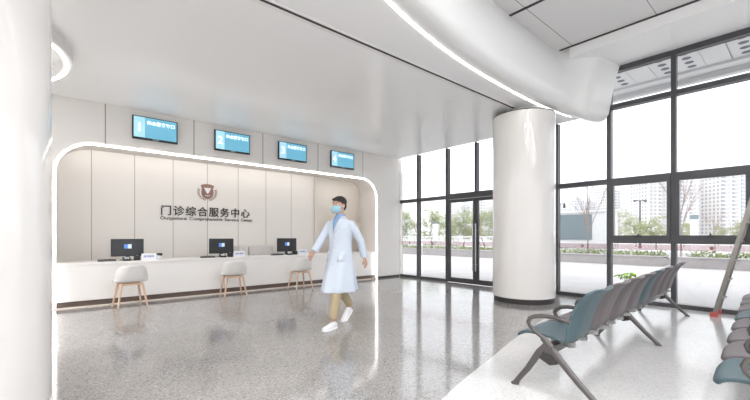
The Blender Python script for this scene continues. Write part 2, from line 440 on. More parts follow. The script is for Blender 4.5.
# ------------------------------------------------------------------ facade
XG = XW+0.06
winn = [2]
TR0, TR1 = 2.17, 2.26
def bar(b, y0, y1, z0, z1, x0=XW, x1=XW+0.12): b.box(x0, x1, min(y0, y1), max(y0, y1), z0, z1)
def mullion(parent, y, z1, z0=0, wd=0.07):
    b = MB(); bar(b, y-wd/2, y+wd/2, z0, z1); b.build('mullion', M_frame, parent, bevel=0.004)
def bay(ya, yb, ztop, sash=False):
    e = structure(empty('window_%d' % winn[0], (0, 0, 0))); winn[0] += 1
    mullion(e, yb, ztop)
    lo, hi = yb+0.035, ya-0.035
    b = MB(); bar(b, lo, hi, 0, 0.07); b.build('bottom_rail', M_frame, e)
    b = MB(); bar(b, lo, hi, TR0, TR1, XW-0.01); b.build('transom', M_frame, e)
    if ztop > 4:
        b = MB(); bar(b, lo, hi, 3.55, 3.63, XW-0.01); b.build('transom', M_frame, e)
        b = MB(); bar(b, lo, hi, 4.22, 4.31); b.build('top_rail', M_frame, e)
        zs = [(TR1, 3.55), (3.63, 4.22)]
    else: zs = [(TR1, ztop)]
    if sash:
        b = MB(); bar(b, lo, hi, 1.07, 1.16, XW-0.01); b.build('transom', M_frame, e)
        s = MB()
        bar(s, lo, hi, 1.16, 1.21, XW-0.025, XW+0.05); bar(s, lo, hi, TR0-0.05, TR0, XW-0.025, XW+0.05)
        bar(s, lo, lo+0.05, 1.21, TR0-0.05, XW-0.025, XW+0.05); bar(s, hi-0.05, hi, 1.21, TR0-0.05, XW-0.025, XW+0.05)
        so = s.build('sash_frame', M_frame, e)
        h = MB(); ym = (lo+hi)/2
        bar(h, ym-0.05, ym+0.05, 1.18, 1.20, XW-0.05, XW-0.025); bar(h, ym-0.012, ym+0.012, 1.195, 1.24, XW-0.07, XW-0.04)
        h.build('sash_handle', M_black, so, bevel=0.004)
        zs += [(0.07, 1.07), (1.21, TR0-0.05)]
    else: zs += [(0.07, TR0)]
    for z0, z1 in zs:
        b = MB(); bar(b, lo, hi, z0, z1, XG, XG+0.01); b.build('pane', M_glass, e)
    if True:
        b = MB(); bar(b, lo, hi, 0.955, 1.055, XG-0.003, XG-0.001); fo = b.build('safety_film', M_band, e)
        b = MB()
        ym = (lo+hi)/2; b.tube([(XG-0.0045, ym, 1.005), (XG-0.0035, ym, 1.005)], 0.028, 20)
        b.build('film_emblem', M_bandmark, fo)
    return e
ED = [8.02, 7.28, 6.25]
bay(8.02, 7.28, ZC); bay(7.28, 6.25, ZC)
# double glass door
d = structure(empty('door_1', (0, 0, 0)))
b = MB(); bar(b, 4.45, 6.215, TR0-0.02, TR1+0.03, XW-0.02); b.build('door_header', M_frame, d)
mullion(d, 5.36, ZC, TR1, 0.06)
b = MB(); bar(b, 5.39, 6.215, TR1, ZC, XG, XG+0.01); b.build('pane', M_glass, d)
b = MB(); bar(b, 4.45, 5.33, TR1, ZC, XG, XG+0.01); b.build('pane', M_glass, d)
for (y0, y1, hy) in ((5.365, 6.21, 5.40), (4.48, 5.355, 5.32)):
    s = MB(); bar(s, y0, y0+0.07, 0.01, TR0-0.03, XW, XW+0.06); bar(s, y1-0.07, y1, 0.01, TR0-0.03, XW, XW+0.06)
    bar(s, y0+0.07, y1-0.07, 0.01, 0.13, XW, XW+0.06); bar(s, y0+0.07, y1-0.07, TR0-0.11, TR0-0.03, XW, XW+0.06)
    lf = s.build('door_leaf', M_frame, d, bevel=0.003)
    b = MB(); bar(b, y0+0.07, y1-0.07, 0.13, TR0-0.11, XW+0.025, XW+0.035); b.build('pane', M_glass, lf)
    b = MB(); bar(b, y0+0.07, y1-0.07, 0.955, 1.055, XW+0.022, XW+0.024); b.build('safety_film', M_band, lf)
    b = MB(); b.tube([(XW-0.06, hy, 0.34), (XW-0.06, hy, 1.5)], 0.017, 12)
    for z in (0.5, 1.34): b.tube([(XW-0.06, hy, z), (XW+0.005, hy, z)], 0.01, 8)
    b.build('pull_handle', M_steel, lf, smooth=True)
e = bay(4.45, 3.42, 3.5)
mullion(e, 4.45, ZC)
ys = [3.42, 2.46, 1.50, 0.55, -0.40, -1.35, -2.3, -3.25, -4.2, -5.15, -6.1, -7.05, -8.0]
for i in range(len(ys)-1):
    bay(ys[i], ys[i+1], 4.31, sash=(i >= 1))
# ------------------------------------------------------------------ reception counter
c = empty('reception_counter', (3.5, 8.1, 0)); tag(c, 'long white reception counter with a recessed brown plinth inside the lit alcove', 'counter')
MB().box(-3.46, 3.49, 0.0, 0.06, 0.095, 0.70).build('front_panel', M_counter, c, bevel=0.004)
MB().box(-3.46, 3.49, -0.02, 0.55, 0.70, 0.745).build('worktop', M_counter, c, bevel=0.008)
MB().box(-3.44, 3.42, 0.07, 0.12, 0.0, 0.10).build('plinth', M_plinth, c)
MB().box(-3.44, 3.45, 0.5, 0.54, 0.0, 0.70).build('back_panel', M_counter, c)
# low cabinets along the back wall
for i, (x, hw) in enumerate(((3.505, 0.115), (3.945, 0.31))):
    k = empty('low_cabinet', (x, 9.07, 0))
    tag(k, ['narrow pale grey cabinet behind the counter, right of the middle monitor', 'wide pale grey low cabinet behind the counter, left of the third monitor'][i], 'cabinet', 'low cabinets along the alcove wall')
    MB().box(-hw, hw, -0.2, 0.2, 0, 0.955).build('body', mat('cabinet_grey_%d' % i, rgb(216, 212, 209), 0.4), k, bevel=0.006)
    for s in (-1, 1):
        dd = MB().box(min(0.003*s, (hw-0.008)*s), max(0.003*s, (hw-0.008)*s), -0.215, -0.2, 0.06, 0.94).build('door', M_shell, k, bevel=0.003)
        MB().tube([(0.03*s, -0.221, 0.5), (0.03*s, -0.221, 0.66)], 0.006, 8).build('handle', M_steel, dd)

# workstations
def workstation(x, lab, n):
    ZT = 0.745
    m = empty('monitor', (x, 8.42, ZT)); tag(m, 'black computer monitor on the counter, '+lab, 'monitor', 'monitors on the reception counter')
    MB().box(-0.26, 0.26, -0.012, 0.018, 0.075, 0.40).build('case', M_black, m, bevel=0.006)
    MB().box(-0.245, 0.245, -0.014, -0.012, 0.095, 0.385).build('screen', mat('monitor_glass_%d' % n, rgb(60, 62, 64), 0.15), m)
    MB().box(-0.06, 0.0, -0.016, -0.014, 0.22, 0.30).build('logo_tile', mat('logo_blue_%d' % n, rgb(90, 130, 200), 0.4, emit=0.2, ecol=rgb(80, 130, 220)), m)
    MB().box(0.0, 0.06, -0.016, -0.014, 0.22, 0.30).build('logo_tile', mat('logo_grey_%d' % n, rgb(200, 215, 230), 0.4, emit=0.2, ecol=rgb(200, 215, 235)), m)
    MB().box(-0.03, 0.03, 0.018, 0.05, 0.01, 0.22).build('stand', M_black, m, bevel=0.004)
    MB().lathe([(0.12, 0), (0.12, 0.008), (0.03, 0.014)], c=(0, 0.03, 0), n=32).build('base', M_black, m, smooth=True)
    k = empty('document_reader', (x-0.30, 8.27, ZT)); tag(k, 'flat dark card reader lying left of the monitor '+lab, 'card reader', 'card readers on the counter')
    MB().box(-0.17, 0.10, -0.07, 0.07, 0, 0.035).build('body', mat('reader_grey_%d' % n, rgb(92, 88, 88), 0.4), k, bevel=0.008)
    MB().box(-0.15, 0.02, -0.05, 0.05, 0.035, 0.038).build('glass_plate', M_black, k)
    k = empty('keypad', (x-0.04, 8.22, ZT)); tag(k, 'small dark keypad with a white cover in front of the monitor '+lab, 'keypad', 'keypads on the counter')
    MB().prism([(-0.05, 0), (0.06, 0), (0.06, 0.07), (-0.05, 0.025)], -0.06, 0.06, lambda u, v, w_: (w_, u, v)).build('body', M_black, k, bevel=0.004)
    b = MB()
    for i in range(3):
        for j in range(3): b.box(-0.035+i*0.026, -0.018+i*0.026, -0.03+j*0.026, -0.012+j*0.026, 0.028+j*0.011, 0.046+j*0.011)
    b.build('keys', M_paper, k)
    k = empty('fingerprint_box', (x+0.13, 8.26, ZT)); tag(k, 'small black box device beside the name card at the monitor '+lab, 'box device', 'box devices on the counter')
    MB().box(-0.05, 0.05, -0.05, 0.05, 0, 0.09).build('body', M_black, k, bevel=0.01)
    MB().lathe([(0.02, 0), (0.02, 0.006)], c=(0, 0, 0.09), n=20).build('button', M_steel, k)
    k = empty('name_card', (x+0.31, 8.2, ZT)); tag(k, 'white tent card with blue print standing right of the monitor '+lab, 'tent card', 'tent cards on the counter')
    MB().prism([(-0.035, 0), (0.035, 0), (0.002, 0.125), (-0.002, 0.125)], -0.12, 0.12, lambda u, v, w_: (w_, u, v)).build('card', M_paper, k)
    T = Matrix.Translation((0, -0.021, 0.055)) @ Matrix.Rotation(math.radians(75.5), 4, 'X')
    text_mesh('print', '综合服务', 0.045, M_bluetxt, k, 0.0008, T, 0.0005, 'CENTER')
workstation(1.10, 'above the leftmost stool', 1)
workstation(2.83, 'above the middle stool', 2)
workstation(4.40, 'nearest the walking doctor', 3)
pc = MB(); pc.lathe([(0.028, 0), (0.034, 0.075), (0.034, 0.08), (0.03, 0.08)], n=24)
o = pc.build('paper_cup', M_paper, loc=(1.56, 8.24, 0.745), smooth=True); tag(o, 'small white cup at the right of the leftmost tent card', 'cup')
k = empty('desk_camera', (1.62, 8.36, 0.745)); tag(k, 'small black desk camera on a white stand by the leftmost monitor', 'desk camera')
MB().box(-0.03, 0.03, -0.03, 0.03, 0, 0.07).build('stand', M_paper, k, bevel=0.004)
MB().box(-0.045, 0.045, -0.035, 0.03, 0.07, 0.12).build('camera_head', M_black, k, bevel=0.01)
# ------------------------------------------------------------------ TVs
def tv(x, num, lab):
    e = empty('wall_screen', (x, YB, 3.175)); tag(e, lab, 'wall screen', 'screens above the counter')
    MB().box(-0.30, 0.30, -0.025, 0.0, -0.12, 0.12).build('wall_bracket', M_dark, e)
    MB().box(-0.37, 0.37, -0.065, -0.02, -0.21, 0.21).build('case', M_black, e, bevel=0.006)
    s = MB().box(-0.35, 0.35, -0.068, -0.065, -0.178, 0.193).build('display', M_screen, e)
    MB().box(-0.35, -0.175, -0.070, -0.068, -0.178, 0.193).build('number_field', M_screenl, s)
    R = Matrix.Rotation(PI/2, 4, 'X')
    text_mesh('number', num, 0.22, M_screentxt, s, 0.0005, Matrix.Translation((-0.262, -0.0715, -0.07)) @ R, 0.002, 'CENTER')
    text_mesh('caption', '综合服务窗口', 0.078, M_screentxt, s, 0.0005, Matrix.Translation((0.09, -0.0715, 0.075)) @ R, 0.0015, 'CENTER')
    MB().box(-0.05, 0.05, -0.070, -0.066, -0.203, -0.19).build('badge', M_steel, e)
tv(1.48, '1', 'blue wall screen showing the number 1 high above the counter')
tv(2.91, '2', 'blue wall screen showing the number 2 high above the counter')
tv(4.32, '3', 'blue wall screen showing the number 3 high above the counter')
tv(5.76, '4', 'blue wall screen showing the number 4 high above the counter')

# ------------------------------------------------------------------ signs
RX = Matrix.Rotation(PI/2, 4, 'X')
sg = empty('wall_lettering', (1.81, 9.3, 1.66)); tag(sg, 'large dark Chinese characters 门诊综合服务中心 mounted on the panelled back wall', 'lettering')
for i, ch in enumerate('门诊综合服务中心'):
    text_mesh('character', ch, 0.235, M_sign, sg, 0.008, Matrix.Translation((i*0.254, -0.012, 0.02)) @ RX, 0.0022)
sg = empty('wall_lettering', (1.81, 9.3, 1.565)); tag(sg, 'small dark English line Outpatient Comprehensive Service Center under the large Chinese characters', 'lettering')
xs = 0
for wd, wdt in (('Outpatient', 0.545), ('Comprehensive', 0.74), ('Service', 0.35), ('Center', 0.30)):
    t = text_mesh('word', wd, 0.100, M_sign, sg, 0.004, Matrix.Translation((xs, -0.006, 0.0)) @ RX, 0.0006)
    wx = max(v.co.x for v in t.data.vertices)-xs
    for v in t.data.vertices: v.co.x = xs+(v.co.x-xs)*wdt/wx
    xs += wdt+0.05
em = empty('wall_emblem', (2.80, 9.3, 2.22)); tag(em, 'bronze shield emblem with a white V and laurel wreath above the wall lettering', 'emblem')
f = lambda u, v, w_: (u, -w_, v)
sh = [(-0.15, 0.17), (-0.08, 0.195), (0, 0.205), (0.08, 0.195), (0.15, 0.17), (0.125, 0.10), (0.135, 0.0), (0.12, -0.07), (0.08, -0.12), (0, -0.155), (-0.08, -0.12), (-0.12, -0.07), (-0.135, 0.0), (-0.125, 0.10)]
MB().prism(sh, 0, 0.012, f).build('shield', M_emblem, em)
MB().prism([(-0.085, 0.12), (-0.035, 0.105), (0, 0.12), (0.035, 0.105), (0.085, 0.12), (0.022, -0.01), (0, -0.03), (-0.022, -0.01)], 0.012, 0.018, f).build('letter_v', M_paper, em)
MB().prism([(-0.06, -0.055), (0, -0.072), (0.06, -0.055), (0.055, -0.07), (0, -0.088), (-0.055, -0.07)], 0.012, 0.018, f).build('chevron', M_paper, em)
for s in (-1, 1):
    b = MB()
    for k in range(9):
        t = math.radians(-78+k*11.5); cx, cz = 0.20*math.cos(t)*s, 0.01+0.185*math.sin(t)
        for q in (-1, 1):
            an = t+PI/2+q*0.75; L = 0.038
            dx, dz = math.cos(an)*L*s, math.sin(an)*L
            nx, nz = -dz*0.28, dx*0.28
            b.prism([(cx, cz), (cx+dx*0.5+nx, cz+dz*0.5+nz), (cx+dx, cz+dz), (cx+dx*0.5-nx, cz+dz*0.5-nz)], 0, 0.008, f)
    b.build('laurel_branch', M_emblem, em)

# ------------------------------------------------------------------ stools
def make_stool():
    e = empty('low_back_chair')
    b = MB(); NU, NV = 14, 16; rows = []
    prof = [(0.20, 0.415, 0.215), (0.19, 0.425, 0.225), (0.12, 0.418, 0.235), (0.0, 0.41, 0.24), (-0.10, 0.412, 0.245), (-0.155, 0.43, 0.25), (-0.185, 0.47, 0.25), (-0.20, 0.54, 0.245), (-0.21, 0.61, 0.23), (-0.217, 0.66, 0.205), (-0.222, 0.69, 0.165), (-0.222, 0.697, 0.12)]
    for (y, z, hw) in prof:
        row = []
        for k in range(NU+1):
            u = -1+2*k/NU
            wrap = 0.10*abs(u)**3 if z > 0.45 else 0.02*abs(u)**3
            lift = 0.0 if z > 0.45 else 0.02*abs(u)**3
            row.append((u*hw, y+wrap, z+lift))
        rows.append(row)
    b.rings(rows, closed=False)
    s = b.build('seat_shell', M_shell, e, smooth=True, fix=False)
    q = s.modifiers.new('thick', 'SOLIDIFY'); q.thickness = 0.014; q.offset = 0
    q = s.modifiers.new('sub', 'SUBSURF'); q.levels = 1; q.render_levels = 2
    b = MB(); b.box(-0.17, 0.17, -0.13, -0.10, 0.365, 0.398); b.box(-0.17, 0.17, 0.10, 0.13, 0.365, 0.398); b.box(-0.15, -0.12, -0.10, 0.10, 0.37, 0.398); b.box(0.12, 0.15, -0.10, 0.10, 0.37, 0.398)
    b.build('seat_frame', M_wood, e, bevel=0.004)
    for sx in (-1, 1):
        for sy in (-1, 1):
            MB().tube([(sx*0.15, sy*0.115, 0.40), (sx*0.215, sy*0.19, 0.0)], [0.021, 0.014], 12).build('leg', M_wood, e, smooth=True)
    return e
st = make_stool()
for i, (x, y, rz, lab) in enumerate(((1.03, 7.62, 0.10, 'white low-back chair with wooden legs at the left end of the counter'),
                                     (2.80, 7.64, -0.08, 'white low-back chair with wooden legs in front of the middle monitor'),
                                     (4.30, 7.58, 0.05, 'white low-back chair with wooden legs nearest the walking doctor'))):
    o = st if i == 0 else copy_tree(st)
    o.location = (x, y, 0); o.rotation_euler.z = rz
    tag(o, lab, 'chair', 'low-back chairs at the reception counter')

# ------------------------------------------------------------------ waiting benches
PITCH = 0.555
def seat_mesh(mt):
    prof = [(0.635, 0.362), (0.625, 0.386), (0.59, 0.405), (0.50, 0.415), (0.40, 0.408), (0.31, 0.396), (0.255, 0.387), (0.215, 0.395), (0.190, 0.44), (0.170, 0.52), (0.140, 0.61), (0.105, 0.69), (0.068, 0.75), (0.034, 0.785), (0.002, 0.800)]
    b = MB(); NU = 12; rows = []
    for i, (y, z) in enumerate(prof):
        t = i/(len(prof)-1)
        hw = 0.262 if 2 <= i <= 12 else (0.245 if i in (0, 14) else 0.257)
        row = []
        for k in range(NU+1):
            u = -1+2*k/NU
            cup = abs(u)**2.5
            if i < 7: row.append((u*hw, y-(0.03*abs(u)**4 if i < 3 else 0), z+0.018*cup))
            else: row.append((u*hw, y+0.055*abs(u)**2.2*min(1, (i-6)/3)-0.010*math.exp(-((abs(u)-0.55)/0.12)**2), z+(0.02*(abs(u)**2)-0.035*abs(u)**8 if i > 11 else 0)))
        rows.append(row)
    b.rings(rows, closed=False)
    return b
def bench(loc, rz, label):
    e = empty('waiting_bench', loc, rz); tag(e, label, 'bench', 'waiting benches')
    L = 8*PITCH
    MB().box(-0.02, L+0.04, 0.30, 0.37, 0.305, 0.365).build('beam', M_benchmetal, e, bevel=0.006)
    for i in range(8):
        teal = i in (0, 4)
        s = seat_mesh(None).build('seat', M_teal if teal else M_taupe, e, smooth=True, fix=False, loc=(PITCH*(i+0.5)+0.02, 0, 0))
        s['label'] = 'teal moulded seat' if teal else 'taupe moulded seat'
        q = s.modifiers.new('thick', 'SOLIDIFY'); q.thickness = 0.022; q.offset = 0
        q = s.modifiers.new('sub', 'SUBSURF'); q.levels = 1; q.render_levels = 1
        for sx in (-0.14, 0.14):
            b = MB(); b.prism([(0.20, 0.378), (0.26, 0.374), (0.38, 0.394), (0.38, 0.364), (0.30, 0.35), (0.24, 0.335), (0.20, 0.345)], sx-0.012, sx+0.012, lambda u, v, w_: (w_, u, v))
            b.build('seat_bracket', M_steel, s)
    arm = [(0.195, 0.560), (0.24, 0.572), (0.30, 0.580), (0.40, 0.578), (0.455, 0.567), (0.492, 0.548), (0.505, 0.518), (0.495, 0.488), (0.46, 0.455), (0.40, 0.415), (0.345, 0.372)]
    for i in range(9):
        x = (0, 0.555, 1.11, 1.665, 2.14, 2.775, 3.33, 3.885, 4.32)[i]
        MB().tube([(x+0.02*(i == 0)-0.0, y, z) for y, z in arm], [0.011]+[0.0125]*9+[0.015], 10, sx=1.35, up=(1, 0, 0)).build('armrest', M_benchmetal, e, smooth=True)
    for x in (0, 2.14, 4.32):
        p = MB().prism([(0.30, 0.37), (0.385, 0.36), (0.42, 0.31), (0.41, 0.255), (0.33, 0.215), (0.27, 0.235), (0.25, 0.27)], x-0.012, x+0.012, lambda u, v, w_: (w_, u, v)).build('junction_plate', M_dark, e, bevel=0.003)
        r = MB().tube([(x, 0.385, 0.415), (x, 0.335, 0.365), (x, 0.25, 0.262), (x, 0.12, 0.125), (x, 0.0, 0.012)], [0.018, 0.022, 0.021, 0.018, 0.016], 12, sx=1.3, up=(1, 0, 0)).build('leg', M_benchmetal, e, smooth=True)
        MB().lathe([(0.030, 0), (0.030, 0.010), (0.018, 0.02)], c=(x, 0, 0), n=20).build('foot', M_benchmetal, r, smooth=True)
        r = MB().tube([(x, 0.36, 0.36), (x, 0.41, 0.30), (x, 0.50, 0.15), (x, 0.575, 0.05), (x, 0.60, 0.012)], [0.018, 0.021, 0.018, 0.016, 0.017], 12, sx=1.3, up=(1, 0, 0)).build('leg', M_benchmetal, e, smooth=True)
        MB().lathe([(0.032, 0), (0.032, 0.010), (0.018, 0.02)], c=(x, 0.605, 0), n=20).build('foot', M_benchmetal, r, smooth=True)
    return e
bench((2.90, 0.97, 0), 0.055, 'long waiting bench of teal and taupe seats seen whole from behind')
bench((2.76, -0.275, 0), 0.055, 'waiting bench of teal and taupe seats cut off by the right edge')

# potted plant on a bench seat
pp = empty('potted_plant', (5.05, 1.385, 0.409)); tag(pp, 'bright green leafy plant rising behind the backrests of the front bench', 'potted plant')
MB().lathe([(0.04, 0), (0.055, 0.09), (0.058, 0.10), (0.05, 0.10), (0.048, 0.09)], n=28).build('pot', M_paper, pp, smooth=True)
MB().lathe([(0.047, 0.08), (0.02, 0.092)], n=20).build('soil', M_soil, pp)
b = MB(); lf = MB()
for k in range(9):
    an = k*2.4; L = 0.03+0.05*random.random(); top = Vector((math.cos(an)*L, math.sin(an)*L, 0.30+0.07*random.random()))
    b.tube([(0.01*math.cos(an), 0.01*math.sin(an), 0.08), top*0.5+Vector((0, 0, 0.07)), top], 0.003, 6)
    dv = Vector((math.cos(an), math.sin(an), 0.15*random.uniform(-1, 1))).normalized(); sd = Vector((-dv.y, dv.x, 0)).normalized()
    S = 0.075
    prof = [(0, 0.05), (0.2, 0.55), (0.45, 0.62), (0.7, 0.42), (1, 0.03)]
    rows = [[top+dv*S*t+sd*S*0.5*w_*q+Vector((0, 0, 0.012*(abs(q))-0.03*t*t)) for q in (-1, 0, 1)] for t, w_ in prof]
    lf.rings(rows, closed=False)
b.build('stem', M_leaf, pp); o = lf.build('leaves', M_leaf, pp, smooth=True, fix=False)
q = o.modifiers.new('t', 'SOLIDIFY'); q.thickness = 0.002

# ------------------------------------------------------------------ step ladder
la = empty('step_ladder', (7.62, 0.94, 0)); tag(la, 'aluminium step ladder with red rubber feet leaning back near the window', 'ladder')
Zt = 2.25; lean = 0.52
def rail(x0, x1, y0, y1, m=M_alu, w0=0.026, dpt=0.012):
    b = MB(); a = Vector((x0, y0, 0.02)); c = Vector((x1, y1, Zt))
    R = [[p+Vector((sx*dpt, sy*w0, 0)) for sx, sy in ((-1, -1), (1, -1), (1, 1), (-1, 1))] for p in (a, c)]
    b.rings(R); return b.build('rail', m, la, bevel=0.003)
for s in (-1, 1):
    r = rail(s*0.17, s*0.13, 0, -lean)
    MB().box(s*0.17-0.02, s*0.17+0.02, -0.045, 0.045, 0, 0.07).build('rubber_foot', M_red, r, bevel=0.006)
    r = rail(s*0.17, s*0.13, -1.15, -lean-0.08, w0=0.02)
    MB().box(s*0.17-0.018, s*0.17+0.018, -1.18, -1.12, 0, 0.05).build('rubber_foot', M_red, r, bevel=0.006)
for k in range(7):
    t = (0.28+k*0.28)/Zt; y = -lean*t; hw = 0.165-0.04*t
    MB().box(-hw, hw, y-0.045, y+0.035, t*Zt-0.012, t*Zt+0.012).build('tread', M_alu, la, bevel=0.003)
for k in range(3):
    t = (0.4+k*0.6)/Zt; y = -1.15+(1.15-lean-0.08)*t
    MB().box(-0.155, 0.155, y-0.01, y+0.01, t*Zt-0.015, t*Zt+0.015).build('cross_bar', M_alu, la)
MB().box(-0.16, 0.16, -lean-0.13, -lean+0.06, Zt, Zt+0.035).build('top_plate', M_red, la, bevel=0.01)
# ------------------------------------------------------------------ person
def fused(name, mb, m, parent, voxel, smooth_it=4, loc=None):
    tmp = mb.build(name+'_raw', m)
    r = tmp.modifiers.new('r', 'REMESH'); r.mode = 'VOXEL'; r.voxel_size = voxel
    s = tmp.modifiers.new('s', 'SMOOTH'); s.factor = 0.5; s.iterations = smooth_it
    bpy.context.view_layer.update()
    me = bpy.data.meshes.new_from_object(tmp.evaluated_get(bpy.context.evaluated_depsgraph_get()))
    bpy.data.objects.remove(tmp); me.name = name
    me.materials.clear(); me.materials.append(m)
    for p in me.polygons: p.use_smooth = True
    o = bpy.data.objects.new(name, me); COL.objects.link(o); o.parent = parent
    return o
M_skin = mat('skin', rgb(196, 154, 134), 0.5, noise=0.05)
M_hair = mat('black_hair', rgb(38, 32, 32), 0.6, bump=0.5, bscale=120)
M_coat = mat('white_coat_cloth', rgb(206, 215, 228), 0.75)
M_mask = mat('light_blue_mask', rgb(158, 200, 216), 0.7)
M_shirt = mat('blue_shirt', rgb(138, 168, 208), 0.7)
M_khaki = mat('khaki_cotton', rgb(182, 166, 134), 0.8, noise=0.06, nscale=12)
M_shoe = mat('white_shoe', rgb(236, 236, 236), 0.5)
M_eye = mat('dark_eye', rgb(45, 32, 28), 0.2)
M_eyew = mat('eye_white', rgb(235, 232, 228), 0.3)
pe = empty('person', (2.99, 4.19, 0), math.radians(196))
tag(pe, 'person in a long white coat, blue face mask and khaki trousers walking past the counter', 'person')
# joints (x forward, y left)
hipL, kneeL, ankL = (0.0, 0.085, 0.88), (0.17, 0.085, 0.50), (0.265, 0.085, 0.10)
hipR, kneeR, ankR = (0.0, -0.085, 0.88), (-0.07, -0.085, 0.50), (-0.345, -0.085, 0.185)
shL, elL, wrL = (-0.01, 0.162, 1.38), (-0.15, 0.235, 1.13), (-0.22, 0.245, 0.905)
shR, elR, wrR = (0.01, -0.162, 1.38), (0.13, -0.235, 1.14), (0.30, -0.215, 0.985)
def ringE(c, rx, ry, n=20, tilt=0): return [(c[0]+rx*math.cos(2*PI*k/n), c[1]+ry*math.sin(2*PI*k/n), c[2]+tilt*math.cos(2*PI*k/n)) for k in range(n)]
b = MB()
b.rings([ringE((0, 0, z), rx, ry) for z, rx, ry in ((0.84, 0.10, 0.14), (0.95, 0.10, 0.145), (1.08, 0.09, 0.12), (1.22, 0.10, 0.14), (1.34, 0.095, 0.155), (1.42, 0.065, 0.11), (1.46, 0.05, 0.06))])
b.tube([(-0.005, 0, 1.42), (0.005, 0, 1.48), (0.015, 0, 1.54), (0.02, 0, 1.60)], [0.062, 0.054, 0.054, 0.056], 16)
hc = Vector((0.03, 0, 1.615))
b.ell(hc+Vector((-0.012, 0, 0.018)), (0.098, 0.077, 0.092), 24, 16)        # skull
b.ell(hc+Vector((0.025, 0, -0.045)), (0.062, 0.056, 0.066), 20, 14)        # face and jaw
b.ell(hc+Vector((0.062, 0, -0.088)), (0.026, 0.030, 0.022), 12, 8)         # chin
b.tube([hc+Vector((0.082, 0, 0.012)), hc+Vector((0.098, 0, -0.012)), hc+Vector((0.108, 0, -0.028)), hc+Vector((0.090, 0, -0.036))], [0.008, 0.010, 0.013, 0.012], 10)
b.ell(hc+Vector((0.080, 0, -0.058)), (0.014, 0.024, 0.008), 12, 8)         # lips
b.tube([hc+Vector((0.074, -0.042, 0.026)), hc+Vector((0.086, 0, 0.028)), hc+Vector((0.074, 0.042, 0.026))], 0.009, 8)
for s in (-1, 1):
    b.ell(hc+Vector((-0.008, s*0.078, -0.012)), (0.018, 0.008, 0.031), 12, 10)
    b.ell(hc+Vector((0.062, s*0.040, -0.022)), (0.022, 0.018, 0.020), 10, 8)
for sh, el, wr in ((shL, elL, wrL), (shR, elR, wrR)):
    s_ = 1 if sh[1] > 0 else -1
    b.tube([(0, s_*0.09, 1.38), sh, el, wr], [0.05, 0.046, 0.034, 0.026], 12)
for hp, kn, an in ((hipL, kneeL, ankL), (hipR, kneeR, ankR)):
    b.tube([hp, kn, an], [0.072, 0.046, 0.032], 12)
# hands
def hand(wr, el, s_, curl):
    wr = Vector(wr); d = (wr-Vector(el)).normalized(); side = Vector((0, 1, 0))*s_
    fwd = d.cross(side).normalized()
    if fwd.x < 0: fwd = -fwd
    palmn = d.cross(fwd).normalized()
    if palmn.y*s_ > 0: palmn = -palmn       # palm faces the thigh
    k0 = wr+d*0.085
    b.tube([wr-d*0.01, wr+d*0.03, wr+d*0.06, k0], [0.024, 0.031, 0.036, 0.033], 12, sx=0.52 , up=tuple(fwd))
    for i, L in enumerate((0.072, 0.082, 0.076, 0.060)):
        base = k0+fwd*(0.030-0.020*i)-d*0.012
        p1 = base+d*L*0.45; c1 = (d+palmn*curl).normalized(); p2 = p1+c1*L*0.38; c2 = (d+palmn*curl*2.4).normalized(); p3 = p2+c2*L*0.32
        b.tube([base, p1, p2, p3], [0.0092, 0.0088, 0.008, 0.0065], 8)
    t0 = wr+d*0.028+fwd*0.022
    b.tube([t0, t0+(d*0.6+fwd*0.8).normalized()*0.034, t0+(d*0.6+fwd*0.8).normalized()*0.034+(d+fwd*0.25+palmn*0.3).normalized()*0.042], [0.012, 0.0105, 0.008], 8)
hand(wrL, elL, 1, 0.35); hand(wrR, elR, -1, 0.45)
fused('body', b, M_skin, pe, 0.0055, 2)
# eyes and brows
for s in (-1, 1):
    MB().ell(hc+Vector((0.0745, s*0.031, 0.006)), (0.011, 0.013, 0.009), 14, 10).build('eye', M_eyew, pe, smooth=True)
    MB().ell(hc+Vector((0.0825, s*0.031, 0.006)), (0.005, 0.006, 0.006), 12, 8).build('iris', M_eye, pe, smooth=True)
    MB().tube([hc+Vector((0.088, s*0.014, 0.030)), hc+Vector((0.088, s*0.034, 0.036)), hc+Vector((0.070, s*0.056, 0.030))], [0.002, 0.003, 0.0018], 8).build('eyebrow', M_hair, pe, smooth=True)
# hair
b = MB()
for i in range(26):
    pass
b.ell(hc+Vector((-0.026, 0, 0.050)), (0.104, 0.086, 0.080), 28, 18)
b.ell(hc+Vector((-0.052, 0, -0.004)), (0.064, 0.078, 0.078), 20, 14)
for k in range(14):
    y = -0.06+0.12*k/13
    b.tube([hc+Vector((0.02, y*0.9, 0.115-abs(y)*0.35)), hc+Vector((0.068, y, 0.096-abs(y)*0.35)), hc+Vector((0.080-abs(y)*0.25, y*1.0, 0.080-abs(y)*0.1))], [0.014, 0.012, 0.005], 8)
for s in (-1, 1): b.tube([hc+Vector((0.012, s*0.076, 0.05)), hc+Vector((0.014, s*0.078, 0.008))], [0.012, 0.005], 8)
fused('hair', b, M_hair, pe, 0.006, 2)
# mask
b = MB(); rows = []
for i in range(8):
    z = -0.012-0.092*i/7
    row = []
    for k in range(15):
        a = -1.25+2.5*k/14
        bul = 0.016*math.sin(PI*i/7)
        row.append(hc+Vector((0.022+(0.093+bul)*math.cos(a)*(1-0.12*(i/7)**2), (0.074+bul*0.6)*math.sin(a)*(1-0.18*(i/7)**2), z+0.0*k)))
    rows.append(row)
b.rings(rows, closed=False); o = b.build('face_mask', M_mask, pe, smooth=True, fix=False)
q = o.modifiers.new('t', 'SOLIDIFY'); q.thickness = 0.003
for s in (-1, 1):
    for z in (-0.02, -0.085): MB().tube([hc+Vector((0.05, s*0.070, z)), hc+Vector((0.01, s*0.086, z*0.6-0.008)), hc+Vector((-0.012, s*0.084, 0.004))], 0.0018, 6).build('ear_loop', M_paper, o)
